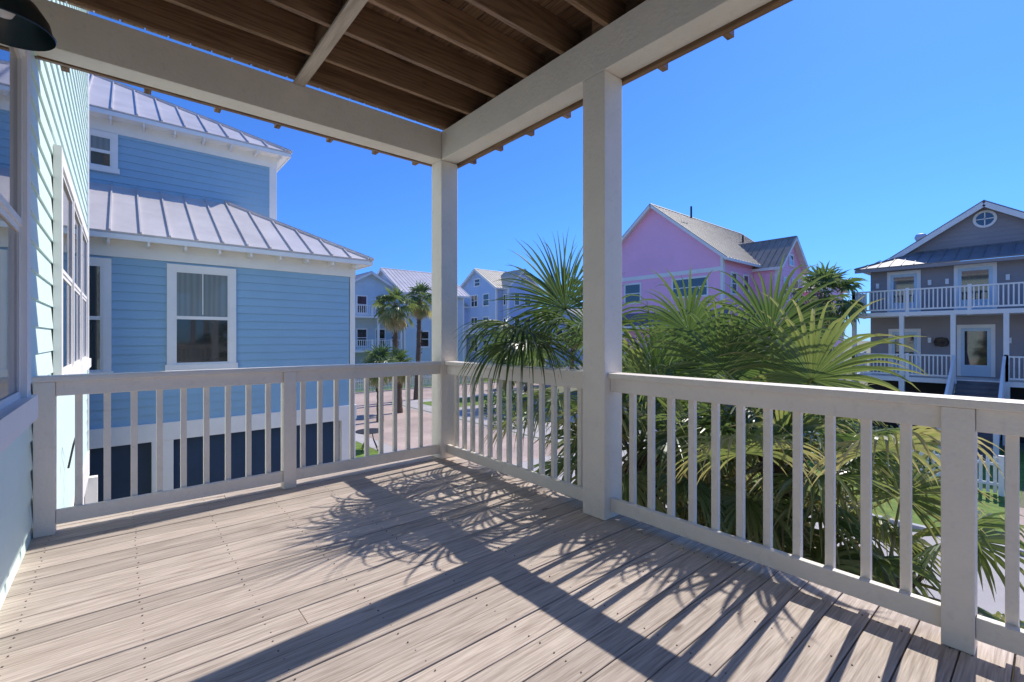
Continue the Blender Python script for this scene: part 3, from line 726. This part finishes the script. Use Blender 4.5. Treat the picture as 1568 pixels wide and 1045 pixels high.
extra=[ex((2.56,2.84,-.06),.76,1.8,.0,.15,sag=.42),ex((2.74,3.08,.06),.80,1.3,.02,-.2,sag=.38),
 ex((3.0,3.35,.0),.74,1.0,.06,.3,sag=.35),ex((3.05,2.86,.26),.78,.32,.08,1.0,sag=.15),ex((3.25,3.1,.34),.74,.28,.08,1.3,sag=.12),
 ex((3.0,2.55,.0),.72,.9,.10,-.4,sag=.3),ex((3.25,3.45,-.2),.72,1.0,.16,.2,sag=.3),ex((3.4,2.8,.02),.74,.6,.18,.1,face=.6),
 ex((3.2,3.1,-.55),.70,1.3,.3,-.2,sag=.5),ex((3.15,2.6,-.6),.70,1.2,.34,.2,sag=.45),ex((3.2,3.5,-.8),.68,1.2,.36,.2,sag=.45)]
F=dict(wf=1,fullw=.48)
extraB=[ex((3.55,2.35,-.45),.68,.6,.28,-.2,face=.9,c=cB,**F),ex((3.7,1.75,-.25),.68,.5,.2,.3,face=.8,c=cB,**F),
 ex((3.8,1.15,-.30),.70,.5,.3,-.2,face=.9,c=cB,**F),ex((4.0,1.5,.02),.66,.35,.14,.2,face=.6,c=cB,**F),
 ex((3.5,1.5,-.85),.70,.8,.42,.3,face=.6,c=cB,**F),ex((3.9,.75,-.75),.68,.8,.5,.1,face=.6,c=cB,**F),
 ex((4.0,2.2,.05),.68,.5,.12,.3,face=.4,c=cB,**F)]
palm('fan_palm',cA[0],cA[1],cA[2],28,.85,.78,38,6,3,dead=9,extra=extra,drp=.1,tb=.04,face=.5,elmax=70)
palm('fan_palm',cB[0],cB[1],cB[2],36,.9,.78,38,6,11,dead=18,extra=extraB,drp=.12,tb=.12,face=.6,elmax=74)
palm('fan_palm',6.2,3.1,-1.0,26,.95,.82,32,5,21,dead=8,drp=.1,tb=.08,face=.5,elmax=72)
palm('fan_palm',5.1,.95,-2.1,24,.8,.78,32,5,31,dead=14,drp=.3,tb=.22,face=.4,elmax=65)
palm('fan_palm',4.1,1.75,-2.3,20,.65,.75,32,5,33,dead=12,drp=.4,tb=.26,elmax=50,face=.4)
# distant palms
palm('palm_tree',26.0,7.3,2.0,44,1.1,.95,16,4,5,elmin=-70,tr=.28,dead=34,tb=-.03)
palm('palm_tree',13.6,27.8,2.1,34,.9,.8,14,4,6,elmin=-60,tr=.16,dead=18)
palm('palm_tree',15.9,28.8,2.8,30,.75,.75,14,4,8,elmin=-60,tr=.14,dead=18)
palm('palm_tree',10.2,22.6,-1.3,26,.6,.7,14,4,9,tr=.14,dead=4)
palm('palm_tree',12.2,24.5,-1.5,26,.6,.7,14,4,10,tr=.14,dead=4)
palm('palm_tree',22,27,-.4,30,.9,.9,14,4,12,tr=.16,dead=4)
palm('palm_tree',25,27.5,-.8,30,.9,.9,14,4,13,tr=.16,dead=4)
palm('palm_tree',18.5,22,-1.6,26,.9,.9,14,4,17,tr=.16,dead=4)
palm('palm_tree',28.5,30,-.4,30,.9,.9,14,4,15,tr=.16,dead=6)
palm('palm_tree',33,30,.4,30,.8,.9,14,4,14,tr=.16,dead=6)
palm('palm_tree',27.4,11.5,-1.4,26,.8,.9,14,4,16,tr=.16,dead=6)

def shrub(name,items,seed,dens=700,tint=(.05,.4)):
    random.seed(seed); b=MB()
    for (x,y,rx,h) in items:
        for i in range(int(dens*rx*h)):
            a=U(0,6.28); rr=math.sqrt(R())*rx; z=GZ+h*(R()**.7)*math.sqrt(max(.05,1-(rr/rx)**2))*U(.8,1.1)
            p=Vector((x+math.cos(a)*rr,y+math.sin(a)*rr,z)); s=U(.05,.11)
            d=Vector((U(-1,1),U(-1,1),U(-.4,1))).normalized(); w=d.cross(Vector((U(-1,1),U(-1,1),U(-1,1)))).normalized()*s*.5
            b.poly([p-d*s,p+w,p+d*s,p-w],'leaf',U(*tint))
    b.make(name)
shrub('shrub_hedge',[(14+1.7*i,38+U(-.5,.5),1.3,U(.9,1.7)) for i in range(9)]+[(30+1.9*i,38.5+U(-.5,.5),1.4,U(1,2.2)) for i in range(9)],40,350)
shrub('garden_shrub',[(20.2,4.6,1.1,1.5),(21,3.6,1,1.2),(22.5,6.4,1.4,2.2),(20,8,1.3,1.6),(19.6,10.5,1.4,1.8),(20.5,13,1.5,2),(16.5,20,1.4,1.6),(18,19,1.3,1.3),(14.8,17.5,1.1,1.1)],41,500)

# ---------------------------------------------------------------- light
ts=Vector((1.07,.07,1.0)).normalized()
sun=bpy.data.lights.new('sun','SUN'); sun.energy=5.0; sun.angle=math.radians(.53); sun.color=(1,.95,.875)
so=bpy.data.objects.new('sun',sun); scene.collection.objects.link(so); so.rotation_euler=ts.to_track_quat('Z','Y').to_euler(); so.location=(20,0,20)
w=bpy.data.worlds.new('World'); scene.world=w; w.use_nodes=True; nt=w.node_tree
bg=nt.nodes['Background']; sk=N(nt,'ShaderNodeTexSky',sky_type='NISHITA'); sk.sun_disc=False
sk.sun_elevation=math.asin(ts.z); sk.sun_rotation=math.atan2(ts.x,ts.y); sk.air_density=1.0; sk.dust_density=.1; sk.ozone_density=3
tc=N(nt,'ShaderNodeTexCoord'); sx=N(nt,'ShaderNodeSeparateXYZ'); L(nt,tc.outputs['Generated'],sx.inputs[0])
cr=N(nt,'ShaderNodeValToRGB'); L(nt,sx.outputs[2],cr.inputs[0]); e=cr.color_ramp.elements
e[0].position=0; e[0].color=(.17,.34,.74,1); e[1].position=.7; e[1].color=(.32,.57,1.0,1); x_=e.new(.22); x_.color=(.23,.47,.93,1)
mu=N(nt,'ShaderNodeMix',data_type='RGBA',blend_type='MULTIPLY'); mu.inputs[0].default_value=1; L(nt,sk.outputs[0],mu.inputs[6]); L(nt,cr.outputs[0],mu.inputs[7])
sc_=N(nt,'ShaderNodeVectorMath',operation='SCALE'); sc_.inputs['Scale'].default_value=1.45; L(nt,mu.outputs[2],sc_.inputs[0])
L(nt,sc_.outputs[0],bg.inputs[0]); bg.inputs[1].default_value=.15

cam=bpy.data.cameras.new('camera'); co=bpy.data.objects.new('camera',cam); scene.collection.objects.link(co)
co.location=(0,0,0); co.rotation_euler=(math.radians(90),0,math.radians(-40.23))
cam.sensor_width=36; cam.lens=708/1568*36; cam.shift_y=-4.5/1568; cam.clip_start=.02; cam.clip_end=3000
scene.camera=co
scene.view_settings.view_transform='Standard'; scene.view_settings.look='None'; scene.view_settings.exposure=0
